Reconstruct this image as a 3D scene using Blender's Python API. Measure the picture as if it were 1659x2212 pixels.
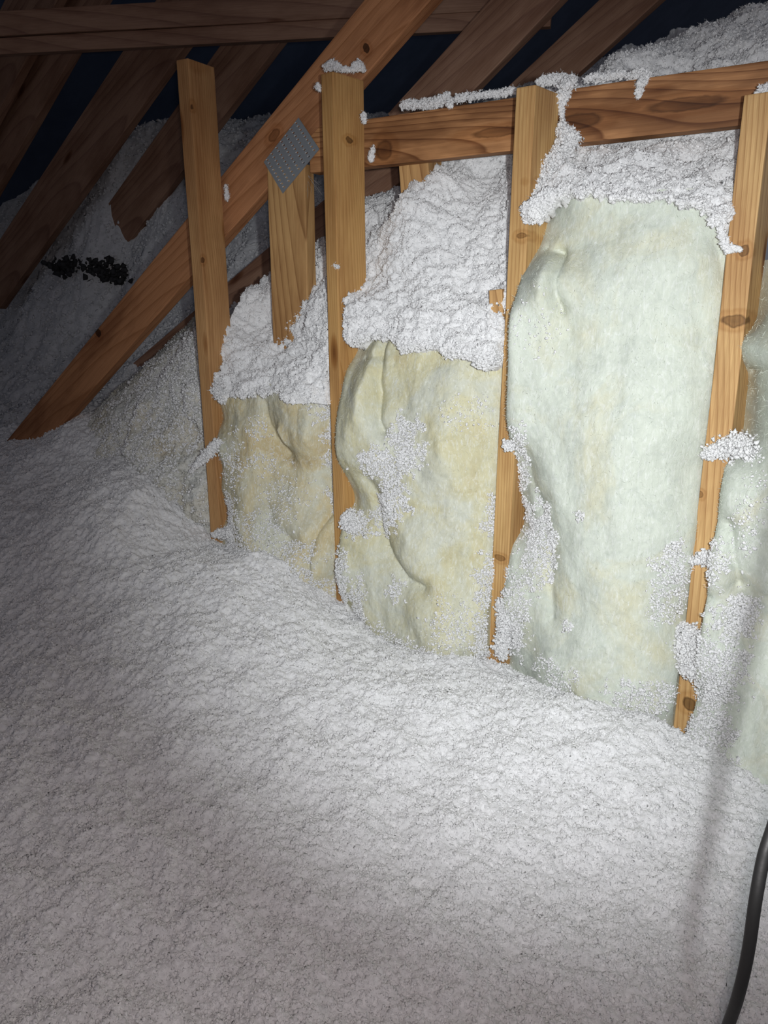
import bpy, bmesh, math, random
import numpy as np
from mathutils import Vector, Matrix
from math import sin, cos, radians, pi

for o in list(bpy.data.objects):
    bpy.data.objects.remove(o)
scn = bpy.context.scene
COL = scn.collection
rng = np.random.default_rng(7)
random.seed(7)

# ------------------------------------------------------------------ camera
F = 1660.0                      # focal length in pixels of the 1659 x 2212 frame
PITCH, YAW, DIST = radians(16), radians(30), 1.48
CAM = np.array([0.0, -DIST, 0.0])
fwd = np.array([-sin(YAW) * cos(PITCH), cos(YAW) * cos(PITCH), -sin(PITCH)])
rgt = np.array([cos(YAW), sin(YAW), 0.0])
upv = np.cross(rgt, fwd)
cam_d = bpy.data.cameras.new('camera')
cam = bpy.data.objects.new('camera', cam_d)
COL.objects.link(cam)
cam.matrix_world = Matrix(((rgt[0], upv[0], -fwd[0], CAM[0]), (rgt[1], upv[1], -fwd[1], CAM[1]),
                           (rgt[2], upv[2], -fwd[2], CAM[2]), (0, 0, 0, 1)))
cam_d.sensor_fit = 'VERTICAL'
cam_d.sensor_height = 36.0
cam_d.lens = 36.0 * F / 2212.0
cam_d.clip_start = 0.02
scn.camera = cam

# ------------------------------------------------------------------ world, lamps, exposure
w = bpy.data.worlds.new('world'); scn.world = w
w.use_nodes = True
w.node_tree.nodes['Background'].inputs[0].default_value = (0.78, 0.84, 1.0, 1)
w.node_tree.nodes['Background'].inputs[1].default_value = 0.13
scn.view_settings.view_transform = 'Standard'
scn.view_settings.look = 'None'
scn.view_settings.gamma = 1.0
scn.view_settings.exposure = 0.0
scn.view_settings.use_curve_mapping = False


def ray(u, v):
    return fwd + rgt * (u - 829.5) / F - upv * (v - 1106) / F


def at_y(u, v, y):
    d = ray(u, v); return CAM + d * ((y - CAM[1]) / d[1])


def at_x(u, v, x):
    d = ray(u, v); return CAM + d * ((x - CAM[0]) / d[0])


def at_d(u, v, t):
    return CAM + ray(u, v) * t


def project(P):
    q = P - CAM
    z = np.maximum(q @ fwd, 1e-3)
    return 829.5 + F * (q @ rgt) / z, 1106 - F * (q @ upv) / z, q @ fwd


LAMP = CAM + rgt * 0.085 + upv * 0.03 + fwd * 0.02
FLASH = CAM + rgt * 0.012 + upv * 0.02


def spot(name, loc, target, power, color, size, blend, radius):
    l = bpy.data.lights.new(name, 'SPOT')
    l.energy = power; l.color = color; l.spot_size = radians(size); l.spot_blend = blend
    l.shadow_soft_size = radius
    o = bpy.data.objects.new(name, l); COL.objects.link(o)
    o.location = loc
    o.rotation_euler = (Vector(target) - Vector(loc)).to_track_quat('-Z', 'Y').to_euler()
    return o


# the hand lamp beside the lens: a tight cool beam and its wide warm spill
spot('lamp_beam', LAMP, at_y(1200, 1000, 0), 89, (0.94, 0.985, 1.0), 76, 1.0, 0.012)
spot('lamp_spill', FLASH, at_y(800, 800, 0), 18.5, (1.0, 0.87, 0.85), 165, 0.8, 0.012)


# ------------------------------------------------------------------ object helpers
def link(name, me, mat=None, parent=None):
    o = bpy.data.objects.new(name, me)
    COL.objects.link(o)
    if mat is not None:
        me.materials.append(mat)
    if parent is not None:
        o.parent = parent
    return o


def tag(o, label=None, cat=None, group=None, kind=None):
    if label: o['label'] = label
    if cat: o['category'] = cat
    if group: o['group'] = group
    if kind: o['kind'] = kind
    return o


def empty(name, loc, label, cat, group=None):
    o = bpy.data.objects.new(name, None); COL.objects.link(o)
    o.location = loc; o.empty_display_size = .05
    return tag(o, label, cat, group)


class Soup:
    """collects vertex / polygon arrays and links them as one mesh"""
    def __init__(s):
        s.v = []; s.f = []; s.n = 0; s.sm = []

    def add(s, V, Fc, smooth=True):
        s.v.append(np.asarray(V, np.float32)); Fc = np.asarray(Fc, np.int64) + s.n
        s.f.append(Fc); s.sm.append(np.full(len(Fc), smooth)); s.n += len(V)

    def mesh(s, name):
        V = np.concatenate(s.v)
        me = bpy.data.meshes.new(name)
        me.vertices.add(len(V)); me.vertices.foreach_set('co', V.ravel())
        loops = np.concatenate([f.ravel() for f in s.f])
        tot = np.concatenate([np.full(len(f), f.shape[1]) for f in s.f])
        start = np.concatenate([[0], np.cumsum(tot)[:-1]])
        me.loops.add(len(loops)); me.loops.foreach_set('vertex_index', loops.astype(np.int32))
        me.polygons.add(len(tot))
        me.polygons.foreach_set('loop_start', start.astype(np.int32))
        me.polygons.foreach_set('loop_total', tot.astype(np.int32))
        me.polygons.foreach_set('use_smooth', np.concatenate(s.sm))
        me.update(calc_edges=True)
        return me

    def build(s, name, mat, parent=None, origin=None):
        if origin is not None:
            s.v = [v - np.asarray(origin, np.float32) for v in s.v]
        o = link(name, s.mesh(name), mat, parent)
        if origin is not None:
            o.location = tuple(float(c) for c in origin)
        return o


# ------------------------------------------------------------------ noise and interpolation
def _hash(ix, iy, seed):
    h = (ix * 374761393 + iy * 668265263 + seed * 2147483647) & 0xFFFFFFFF
    h = ((h ^ (h >> 13)) * 1274126177) & 0xFFFFFFFF
    return ((h ^ (h >> 16)) & 0xFFFFFF) / 16777215.0


def vnoise(x, y, seed=0):
    ix = np.floor(x).astype(np.int64); iy = np.floor(y).astype(np.int64)
    fx = x - ix; fy = y - iy
    def g(dx, dy):
        a = _hash(ix + dx, iy + dy, seed) * 2 * pi
        return np.cos(a) * (fx - dx) + np.sin(a) * (fy - dy)
    sx = fx * fx * fx * (fx * (fx * 6 - 15) + 10); sy = fy * fy * fy * (fy * (fy * 6 - 15) + 10)
    return 1.5 * ((g(0, 0) * (1 - sx) + g(1, 0) * sx) * (1 - sy) + (g(0, 1) * (1 - sx) + g(1, 1) * sx) * sy)


def billow(x, y, seed):
    return 1 - 2.2 * np.abs(vnoise(x, y, seed))


def tps(P, val, Q, lam=1e-3):
    """thin plate spline through control points P (n,2) -> values at Q (m,2)"""
    P = np.asarray(P, float); val = np.asarray(val, float)
    def k(r2): return 0.5 * r2 * np.log(r2 + 1e-12)
    n = len(P)
    K = k(((P[:, None] - P[None]) ** 2).sum(-1)) + lam * np.eye(n)
    A = np.zeros((n + 3, n + 3)); A[:n, :n] = K
    A[:n, n] = 1; A[:n, n + 1:] = P; A[n, :n] = 1; A[n + 1:, :n] = P.T
    c = np.linalg.solve(A, np.concatenate([val, np.zeros(3)]))
    out = np.empty(len(Q))
    for i in range(0, len(Q), 20000):
        q = Q[i:i + 20000]
        out[i:i + 20000] = k(((q[:, None] - P[None]) ** 2).sum(-1)) @ c[:n] + c[n] + q @ c[n + 1:]
    return out


def grid_tps(P, val, a, b, lam=1e-3, m=70):
    """evaluate the spline coarsely and resample on the fine axes a (cols), b (rows)"""
    ca = np.linspace(a[0], a[-1], m); cb = np.linspace(b[0], b[-1], m)
    A, B = np.meshgrid(ca, cb)
    Z = tps(P, val, np.stack([A.ravel(), B.ravel()], 1), lam).reshape(m, m)
    tmp = np.stack([np.interp(a, ca, Z[i]) for i in range(m)])
    return np.stack([np.interp(b, cb, tmp[:, j]) for j in range(len(a))], 1)


def seg_dist(X, Z, pts):
    d = np.full(X.shape, 9.0)
    for (x0, z0), (x1, z1) in zip(pts[:-1], pts[1:]):
        dx, dz = x1 - x0, z1 - z0
        t = np.clip(((X - x0) * dx + (Z - z0) * dz) / (dx * dx + dz * dz + 1e-12), 0, 1)
        d = np.minimum(d, np.hypot(X - x0 - t * dx, Z - z0 - t * dz))
    return d


def grid_normals(P):
    du = np.gradient(P, axis=1); dv = np.gradient(P, axis=0)
    n = np.cross(du, dv)
    n /= np.linalg.norm(n, axis=-1, keepdims=True) + 1e-12
    return n


def grid_faces(r, c):
    i = np.arange(r * c).reshape(r, c)
    return np.stack([i[:-1, :-1], i[:-1, 1:], i[1:, 1:], i[1:, :-1]], -1).reshape(-1, 4)


def fluff_disp(A, B, seed, big=.012, mid=.006, fine=.003):
    d = big * (vnoise(A * 9, B * 9, seed) + .5 * vnoise(A * 17 + 3, B * 17, seed + 8))
    d += mid * (.9 * vnoise(A * 34, B * 34, seed + 1) + .6 * vnoise(A * 58, B * 58, seed + 7))
    f = vnoise(A * 95, B * 95, seed + 2)
    d += fine * 1.1 * f + fine * .9 * vnoise(A * 170, B * 170, seed + 3)
    # little pits between the tufts
    d -= mid * 1.1 * np.clip(vnoise(A * 48, B * 48, seed + 11) - .38, 0, 1) + fine * 3.5 * np.clip(vnoise(A * 105, B * 105, seed + 12) - .42, 0, 1)
    return d


# ------------------------------------------------------------------ fibres and flocks (real geometry)
def add_fibres(soup, P, N, length=(.003, .008), width=(.0002, .0006), up=0.5):
    n = len(P)
    if n == 0: return
    D = rng.normal(size=(n, 3)) + N * up; D /= np.linalg.norm(D, axis=1, keepdims=True)
    S = np.cross(D, rng.normal(size=(n, 3))); S /= np.linalg.norm(S, axis=1, keepdims=True) + 1e-9
    L = rng.uniform(*length, size=(n, 1)); W = rng.uniform(*width, size=(n, 1))
    C = np.cross(D, S) * rng.normal(size=(n, 1)) * .5
    m = P + D * L * .5 + C * L * .25
    t = P + D * L + C * L * .9
    V = np.stack([P - S * W * .7, P + S * W * .7, m + S * W, m - S * W, t], 1).reshape(-1, 3)
    b = np.arange(n)[:, None] * 5
    soup.add(V, np.concatenate([b + 0, b + 1, b + 2, b + 3], 1))
    soup.add(np.zeros((0, 3)), np.zeros((0, 3), int)) if False else None
    soup.n -= len(V)
    soup.v.pop()
    soup.v.append(V.astype(np.float32))
    f2 = np.concatenate([b + 3, b + 2, b + 4], 1) + soup.n
    soup.f.append(f2); soup.sm.append(np.full(len(f2), True))
    soup.n += len(V)


_t = (1 + 5 ** .5) / 2
ICO_V = np.array([(-1, _t, 0), (1, _t, 0), (-1, -_t, 0), (1, -_t, 0), (0, -1, _t), (0, 1, _t), (0, -1, -_t), (0, 1, -_t),
                  (_t, 0, -1), (_t, 0, 1), (-_t, 0, -1), (-_t, 0, 1)]) / math.hypot(1, _t)
ICO_F = np.array([(0, 11, 5), (0, 5, 1), (0, 1, 7), (0, 7, 10), (0, 10, 11), (1, 5, 9), (5, 11, 4), (11, 10, 2), (10, 7, 6),
                  (7, 1, 8), (3, 9, 4), (3, 4, 2), (3, 2, 6), (3, 6, 8), (3, 8, 9), (4, 9, 5), (2, 4, 11), (6, 2, 10),
                  (8, 6, 7), (9, 8, 1)])


def add_flocks(soup, P, r=(.0015, .004), rough=.45):
    """tiny knotted flocks of wool"""
    n = len(P)
    if n == 0: return
    R = rng.uniform(*r, size=(n, 1, 1))
    st = 1 + rng.normal(size=(n, 1, 3)) * .3
    V = ICO_V[None] * (1 + rng.normal(size=(n, 12, 1)) * rough * .6) * st * R + rng.normal(size=(n, 12, 3)) * R * rough * .4
    V = V + P[:, None]
    Fc = ICO_F[None] + (np.arange(n) * 12)[:, None, None]
    soup.add(V.reshape(-1, 3), Fc.reshape(-1, 3))


def visible(P, margin=120):
    u, v, z = project(P)
    return (z > .05) & (u > -margin) & (u < 1659 + margin) & (v > -margin) & (v < 2212 + margin)


def scatter(G, N, dens, keep=None):
    """random points on a grid surface G (r,c,3); dens = points per m2"""
    e1 = G[1:, :-1] - G[:-1, :-1]; e2 = G[:-1, 1:] - G[:-1, :-1]
    area = np.linalg.norm(np.cross(e1, e2), axis=-1)
    cd = np.linalg.norm(G[:-1, :-1] - CAM, axis=-1)
    pr = area * dens * np.clip(1.5 / cd, .25, 1.3) ** 2
    if keep is not None: pr = pr * keep[:-1, :-1]
    pr = pr * visible(G[:-1, :-1].reshape(-1, 3)).reshape(area.shape)
    cnt = rng.poisson(pr)
    idx = np.repeat(np.arange(cnt.size), cnt.ravel())
    i, j = np.unravel_index(idx, cnt.shape)
    a = rng.random((len(i), 1)); b = rng.random((len(i), 1))
    return G[i, j] + e1[i, j] * a + e2[i, j] * b, N[i, j]


# ------------------------------------------------------------------ materials
def new_mat(name):
    m = bpy.data.materials.new(name); m.use_nodes = True
    nt = m.node_tree; b = nt.nodes['Principled BSDF']
    return m, nt, b


def node(nt, t, **kw):
    n = nt.nodes.new(t)
    for k, v in kw.items(): setattr(n, k, v)
    return n


def ramp(nt, fac, stops):
    r = node(nt, 'ShaderNodeValToRGB')
    el = r.color_ramp.elements
    while len(el) < len(stops): el.new(.5)
    for e, (p, c) in zip(el, stops):
        e.position = p; e.color = (*c, 1)
    nt.links.new(fac, r.inputs[0]); return r.outputs[0]


def tex_noise(nt, vec, scale, detail=3, rough=.5, dist=0.0):
    n = node(nt, 'ShaderNodeTexNoise')
    n.inputs['Scale'].default_value = scale; n.inputs['Detail'].default_value = detail
    n.inputs['Roughness'].default_value = rough; n.inputs['Distortion'].default_value = dist
    nt.links.new(vec, n.inputs['Vector']); return n.outputs['Fac']


def mapping(nt, vec, scale=(1, 1, 1), loc=(0, 0, 0)):
    m = node(nt, 'ShaderNodeMapping'); m.inputs['Scale'].default_value = scale
    m.inputs['Location'].default_value = loc
    nt.links.new(vec, m.inputs['Vector']); return m.outputs[0]


def bump(nt, b, h, dist, strength=1.0):
    n = node(nt, 'ShaderNodeBump'); n.inputs['Strength'].default_value = strength
    n.inputs['Distance'].default_value = dist
    nt.links.new(h, n.inputs['Height']); nt.links.new(n.outputs[0], b.inputs['Normal']); return n


def fluff_mat(name, c0, c1, bscale=260, bdist=.004, sss=0.0):
    m, nt, b = new_mat(name)
    g = node(nt, 'ShaderNodeNewGeometry').outputs['Position']
    n1 = tex_noise(nt, g, 34, 5, .65)
    nt.links.new(ramp(nt, n1, [(.3, c0), (.62, c1)]), b.inputs['Base Color'])
    b.inputs['Roughness'].default_value = 1.0
    b.inputs['Specular IOR Level'].default_value = 0.1
    b.inputs['Sheen Weight'].default_value = .55; b.inputs['Sheen Roughness'].default_value = .7
    n2 = tex_noise(nt, g, bscale, 6, .78, .6)
    bump(nt, b, n2, bdist, .9)
    tr = node(nt, 'ShaderNodeBsdfTranslucent'); tr.inputs[0].default_value = (*c1, 1)
    mx = node(nt, 'ShaderNodeMixShader'); mx.inputs[0].default_value = .06
    nt.links.new(b.outputs[0], mx.inputs[1]); nt.links.new(tr.outputs[0], mx.inputs[2])
    nt.links.new(mx.outputs[0], nt.nodes['Material Output'].inputs['Surface'])
    return m


M_fill = fluff_mat('loose_fill', (.90, .90, .905), (.98, .98, .985), 170, .0028)
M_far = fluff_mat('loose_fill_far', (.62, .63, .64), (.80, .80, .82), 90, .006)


def batt_mat(name, white, cream, brown, thr):
    m, nt, b = new_mat(name)
    g = node(nt, 'ShaderNodeNewGeometry').outputs['Position']
    big = tex_noise(nt, g, 6, 6, .62, 1.0)
    col = ramp(nt, big, [(thr - .12, white), (thr + .05, cream), (thr + .22, brown)])
    # pale wisps combed along the wool
    wv = mapping(nt, g, (70, 70, 22))
    streak = tex_noise(nt, wv, 1.5, 6, .7, 2.2)
    mw = node(nt, 'ShaderNodeMix', data_type='RGBA')
    nt.links.new(ramp(nt, streak, [(.50, (0, 0, 0)), (.72, (.75, .75, .75))]), mw.inputs[0])
    nt.links.new(col, mw.inputs[6]); mw.inputs[7].default_value = (.78, .80, .77, 1)
    mx = node(nt, 'ShaderNodeMix', data_type='RGBA', blend_type='MULTIPLY')
    mx.inputs[0].default_value = 1.0
    nt.links.new(mw.outputs[2], mx.inputs[6])
    dk = tex_noise(nt, g, 22, 6, .7, 1.5)
    nt.links.new(ramp(nt, dk, [(.30, (.86, .87, .88)), (.55, (1, 1, 1))]), mx.inputs[7])
    nt.links.new(mx.outputs[2], b.inputs['Base Color'])
    b.inputs['Roughness'].default_value = .95
    b.inputs['Specular IOR Level'].default_value = .08
    f1 = tex_noise(nt, mapping(nt, g, (1, 1, .5)), 95, 6, .75, 1.6)
    bump(nt, b, f1, .0028, .55)
    return m


def wood_mat(name, light, dark, ring=42.0, seed=0, dark_spots=.0):
    m, nt, b = new_mat(name)
    tc = node(nt, 'ShaderNodeTexCoord').outputs['Object']
    loc = (seed * .37 % 1 * .05 + .02, .03 + seed * .61 % 1 * .03, seed * 1.7)
    base = mapping(nt, tc, (1, 1, 1), loc)
    # slow wander of the pith along the length
    wn = node(nt, 'ShaderNodeTexNoise'); wn.inputs['Scale'].default_value = 1.6; wn.inputs['Detail'].default_value = 1
    nt.links.new(mapping(nt, base, (3, 3, 1)), wn.inputs['Vector'])
    vm = node(nt, 'ShaderNodeVectorMath', operation='MULTIPLY_ADD')
    nt.links.new(wn.outputs['Color'], vm.inputs[0]); vm.inputs[1].default_value = (.05, .05, 0)
    nt.links.new(base, vm.inputs[2])
    flat = mapping(nt, vm.outputs[0], (1, 1, .014))
    ln = node(nt, 'ShaderNodeVectorMath', operation='LENGTH'); nt.links.new(flat, ln.inputs[0])
    mul = node(nt, 'ShaderNodeMath', operation='MULTIPLY'); mul.inputs[1].default_value = ring * 5.5
    nt.links.new(ln.outputs['Value'], mul.inputs[0])
    fr = node(nt, 'ShaderNodeMath', operation='FRACT'); nt.links.new(mul.outputs[0], fr.inputs[0])
    mid = tuple(l * .55 + d * .45 for l, d in zip(light, dark))
    col = ramp(nt, fr.outputs[0], [(0, light), (.45, light), (.82, mid), (.95, dark), (1, light)])
    fib = tex_noise(nt, mapping(nt, base, (420, 420, 9)), 1, 3, .6)
    mx = node(nt, 'ShaderNodeMix', data_type='RGBA', blend_type='MULTIPLY'); mx.inputs[0].default_value = 1
    nt.links.new(col, mx.inputs[6]); nt.links.new(ramp(nt, fib, [(.3, (.80, .78, .75)), (.65, (1, 1, 1))]), mx.inputs[7])
    # knots and darker stains
    vo = node(nt, 'ShaderNodeTexVoronoi'); vo.inputs['Scale'].default_value = 1
    nt.links.new(mapping(nt, base, (14, 14, 4.2)), vo.inputs['Vector'])
    k = ramp(nt, vo.outputs['Distance'], [(.05, (.30, .17, .10)), (.13, (.62, .48, .36)), (.2, (1, 1, 1))])
    mk = node(nt, 'ShaderNodeMix', data_type='RGBA', blend_type='MULTIPLY'); mk.inputs[0].default_value = .9
    nt.links.new(mx.outputs[2], mk.inputs[6]); nt.links.new(k, mk.inputs[7])
    st = tex_noise(nt, mapping(nt, base, (12, 12, 3)), 1, 4, .6)
    ms = node(nt, 'ShaderNodeMix', data_type='RGBA', blend_type='MULTIPLY'); ms.inputs[0].default_value = 1
    nt.links.new(mk.outputs[2], ms.inputs[6])
    lo = 1 - dark_spots
    nt.links.new(ramp(nt, st, [(.42, (1, 1, 1)), (.62, (lo, lo * .9, lo * .85))]), ms.inputs[7])
    nt.links.new(ms.outputs[2], b.inputs['Base Color'])
    b.inputs['Roughness'].default_value = .62
    b.inputs['Specular IOR Level'].default_value = .25
    bump(nt, b, fib, .0006, .6)
    return m


def plain(name, c, rough=.6, metal=0.0, spec=.4):
    m, nt, b = new_mat(name)
    b.inputs['Base Color'].default_value = (*c, 1); b.inputs['Roughness'].default_value = rough
    b.inputs['Metallic'].default_value = metal; b.inputs['Specular IOR Level'].default_value = spec
    tc = node(nt, 'ShaderNodeTexCoord').outputs['Object']
    bump(nt, b, tex_noise(nt, tc, 160, 2), .0004, .5)
    return m


WL, WD = (.64, .41, .175), (.46, .26, .10)
M_stud = [wood_mat('stud_pine_%d' % i, l, d, 40 + 8 * i, i * 3 + 1, .25) for i, (l, d) in enumerate(
    [((.56, .32, .14), (.42, .22, .085)), ((.58, .34, .13), (.46, .25, .085)), (WL, WD), ((.62, .40, .18), (.40, .22, .085))])]
M_rail = wood_mat('chord_pine', (.56, .28, .12), (.24, .095, .035), 60, 11, .55)
M_diag = wood_mat('web_pine', (.50, .235, .11), (.36, .155, .065), 50, 17, .4)
M_post = wood_mat('post_pine', (.58, .35, .15), (.34, .18, .07), 60, 23, .3)
M_dark = wood_mat('old_pine', (.36, .21, .14), (.26, .14, .095), 40, 29, .3)
M_plate = plain('galvanised_steel', (.25, .27, .29), .5, .3)
M_cable = plain('black_rubber', (.012, .012, .012), .5)
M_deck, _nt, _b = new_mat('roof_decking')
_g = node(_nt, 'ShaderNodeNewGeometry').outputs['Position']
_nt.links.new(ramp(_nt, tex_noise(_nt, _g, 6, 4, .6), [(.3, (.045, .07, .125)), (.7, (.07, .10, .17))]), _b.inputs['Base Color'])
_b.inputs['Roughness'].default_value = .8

# ------------------------------------------------------------------ the setting: ceiling board below, roof deck above
def quad_sheet(name, pts, mat, thick, kind='structure'):
    bm = bmesh.new()
    vs = [bm.verts.new(p) for p in pts]
    f = bm.faces.new(vs)
    r = bmesh.ops.extrude_face_region(bm, geom=[f])
    n = f.normal.copy() if f.normal.length else Vector((0, 0, 1))
    bm.normal_update(); n = f.normal.copy()
    for v in [g for g in r['geom'] if isinstance(g, bmesh.types.BMVert)]: v.co += n * thick
    bmesh.ops.recalc_face_normals(bm, faces=bm.faces)
    me = bpy.data.meshes.new(name); bm.to_mesh(me); bm.free()
    return tag(link(name, me, mat), kind=kind)


quad_sheet('floor', [(-6.0, -4, -1.6), (6, -4, -1.6), (6, 18, -1.6), (-6.0, 18, -1.6)], M_dark, -.03)
# the roof deck climbs to the right at the trusses' pitch
quad_sheet('ceiling', [(-6.2, -4, -1.25), (-6.2, 18, -1.25), (6.0, 18, 7.9), (6.0, -4, 7.9)], M_deck, .02)


# ------------------------------------------------------------------ timber
def board(name, p0, p1, w_, d_, xdir, mat, parent=None, segs=8, bev=.0025, bow=0.0, origin='base'):
    """timber of width w_ (along xdir) and depth d_ running p0 -> p1 (centre line)"""
    p0 = Vector(p0); p1 = Vector(p1)
    z = (p1 - p0); L = z.length; z.normalize()
    x = Vector(xdir); x = (x - z * x.dot(z)).normalized(); y = z.cross(x)
    bm = bmesh.new()
    bmesh.ops.create_cube(bm, size=1)
    for v in bm.verts:
        v.co = Vector((v.co.x * w_, v.co.y * d_, (v.co.z + .5) * L))
    bmesh.ops.bevel(bm, geom=list(bm.edges), offset=bev, segments=2, affect='EDGES', profile=.6)
    for i in range(1, segs):
        zz = L * i / segs
        bmesh.ops.bisect_plane(bm, geom=list(bm.verts) + list(bm.edges) + list(bm.faces), plane_co=(0, 0, zz), plane_no=(0, 0, 1))
    for v in bm.verts:
        t = v.co.z / L
        v.co.x += bow * 4 * t * (1 - t) + .0006 * math.sin(t * 17 + v.co.y * 90)
    me = bpy.data.meshes.new(name); bm.to_mesh(me); bm.free()
    for p in me.polygons: p.use_smooth = False
    o = link(name, me, mat, parent)
    M = Matrix(((x.x, y.x, z.x, p0.x), (x.y, y.y, z.y, p0.y), (x.z, y.z, z.z, p0.z), (0, 0, 0, 1)))
    if parent is not None:
        o.matrix_parent_inverse = Matrix.Identity(4)
        M = Matrix.Translation(-Vector(parent.location)) @ M
    o.matrix_world = M
    o.matrix_basis = M
    return o


# front-left edge of each stud, from the picture, with its twist in degrees
STUD = [((380, 130), (455, 1165), 0, .036, .089, 'leftmost bare pine wall stud, its tall square-cut top free against the dark rafters'),
        ((693, 160), (727, 1290), 10, .034, .096, 'pine wall stud with white fluff on its cut top, right of the metal connector plate'),
        ((1115, 190), (1050, 1420), 10, .040, .092, 'pine wall stud rising in front of the horizontal chord, between the two widest batts'),
        ((1607, 205), (1455, 1570), 8, .043, .089, 'knotty pine wall stud at the right edge, fluff lapping over its lower face')]
STUD_X = []
for i, (a, b, tw, sw, sd, lab) in enumerate(STUD):
    top = at_y(*a, 0); bot = at_y(*b, 0)
    down = bot + (bot - top) / np.linalg.norm(bot - top) * .22
    r = radians(-tw)
    # local frame: front face looks to -y, turned a little to the right
    xd = Vector((cos(r), sin(r), 0)); yd = Vector((-sin(r), cos(r), 0))
    off = xd * (sw / 2) + yd * (sd / 2)
    o = board('wall_stud', Vector(down) + off, Vector(top) + off, sw, sd, xd, M_stud[i], segs=12, bow=(.002, -.002, .002, .0)[i])
    tag(o, lab, 'stud', 'wall studs')
    STUD_X.append((top, bot, sw))


def add_knots(obj, knots):
    """knots: (u, v, depth y, radius across, radius along, darkness) set into this timber's own material"""
    m = obj.data.materials[0]; nt = m.node_tree; b = nt.nodes['Principled BSDF']
    inv = obj.matrix_basis.inverted()
    par = Vector(obj.parent.location) if obj.parent else Vector((0, 0, 0))
    tc = node(nt, 'ShaderNodeTexCoord').outputs['Object']
    wob = node(nt, 'ShaderNodeTexNoise'); wob.inputs['Scale'].default_value = 60
    nt.links.new(tc, wob.inputs['Vector'])
    va = node(nt, 'ShaderNodeVectorMath', operation='MULTIPLY_ADD'); va.inputs[1].default_value = (.006, .006, .012)
    nt.links.new(wob.outputs['Color'], va.inputs[0]); nt.links.new(tc, va.inputs[2])
    for (u, v, y, ra, rl, dk) in knots:
        p = inv @ (Vector(at_y(u, v, y)) - par) + Vector((.003, .003, .006))
        sc = node(nt, 'ShaderNodeMapping')
        S = (1 / ra, .5 / ra, 1 / rl)
        sc.inputs['Scale'].default_value = S
        sc.inputs['Location'].default_value = (-p.x * S[0], -p.y * S[1], -p.z * S[2])
        nt.links.new(va.outputs[0], sc.inputs['Vector'])
        ln = node(nt, 'ShaderNodeVectorMath', operation='LENGTH'); nt.links.new(sc.outputs[0], ln.inputs[0])
        half = node(nt, 'ShaderNodeMath', operation='MULTIPLY'); half.inputs[1].default_value = .33
        nt.links.new(ln.outputs['Value'], half.inputs[0])
        k = 1 - dk
        c = ramp(nt, half.outputs[0], [(0, (k * .8, k * .7, k * .6)), (.24, (k, k * .85, k * .7)), (.33, (k * .7, k * .6, k * .5)), (.42, (.95, .88, .8)), (.62, (.85, .78, .70)), (.8, (1, 1, 1))])
        mx = node(nt, 'ShaderNodeMix', data_type='RGBA', blend_type='MULTIPLY'); mx.inputs[0].default_value = 1
        src = b.inputs['Base Color'].links[0].from_socket
        nt.links.new(src, mx.inputs[6]); nt.links.new(c, mx.inputs[7]); nt.links.new(mx.outputs[2], b.inputs['Base Color'])


KN = [[(415, 228, .0, .005, .008, .6), (436, 562, .0, .004, .007, .6), (440, 140, .03, .012, .012, .3), (470, 470, .04, .006, .02, .3)],
      [(758, 302, .04, .006, .006, .6), (740, 503, .03, .004, .004, .8), (745, 1090, .02, .004, .02, .3)],
      [(1148, 396, .02, .007, .007, .5), (1130, 510, .0, .010, .006, .4), (1150, 520, .05, .010, .008, .5), (1082, 1205, .0, .012, .007, .4)],
      [(1608, 542, .0, .008, .008, .5), (1588, 692, .0, .020, .009, .5), (1512, 1068, .0, .006, .006, .4), (1490, 1518, .0, .012, .013, .6)]]
for o, kn in zip([q for q in COL.objects if q.name.startswith('wall_stud')], KN):
    add_knots(o, kn)


def stud_front(i, z):
    t, b, sw = STUD_X[i]
    return b[0] + (t[0] - b[0]) * (z - b[2]) / (t[2] - b[2])


def face_board(name, y, upper, lower, th, mat, parent=None, ext=(0, 0), y1=None):
    """board whose face lies at depth y; upper/lower = pixel pairs on its two long edges"""
    ya = y; yb = y if y1 is None else y1
    a0, a1 = at_y(*upper[0], ya), at_y(*upper[1], yb)
    b0, b1 = at_y(*lower[0], ya), at_y(*lower[1], yb)
    c0, c1 = Vector((a0 + b0) / 2), Vector((a1 + b1) / 2)
    d = (c1 - c0).normalized()
    # true width: distance between the edge lines
    wv = Vector(a0 - b0); wv = wv - d * wv.dot(d)
    wv2 = Vector(a1 - b1); wv2 = wv2 - d * wv2.dot(d)
    wd = (wv.length + wv2.length) / 2
    c0 = c0 - d * ext[0]; c1 = c1 + d * ext[1]
    back = Vector((0, th / 2, 0))
    return board(name, c0 + back, c1 + back, wd, th, wv, mat, parent, bev=.003)


# the front truss, nailed to the back of the studs
TY = .108
truss = empty('roof_truss', tuple(at_y(60, 950, TY)), 'pine roof truss behind the studs, joined by a grey metal connector plate', 'truss')
TO = Vector(truss.location)
ch = face_board('chord', TY, ((800, 255), (1659, 130)), ((800, 360), (1600, 270)), .038, M_rail, truss, ext=(.165, .9))
dg = face_board('diagonal_web', TY, ((20, 945), (770, 20)), ((100, 957), (930, 0)), .038, M_diag, truss, ext=(.16, .9))
face_board('vertical_web', TY - .004, ((575, 372), (592, 765)), ((660, 372), (666, 765)), .038, M_post, truss, ext=(.015, .12))
sp = face_board('short_post', TY + .045, ((860, 340), (866, 430)), ((925, 340), (928, 430)), .07, M_post, truss, ext=(.04, .10))


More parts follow.
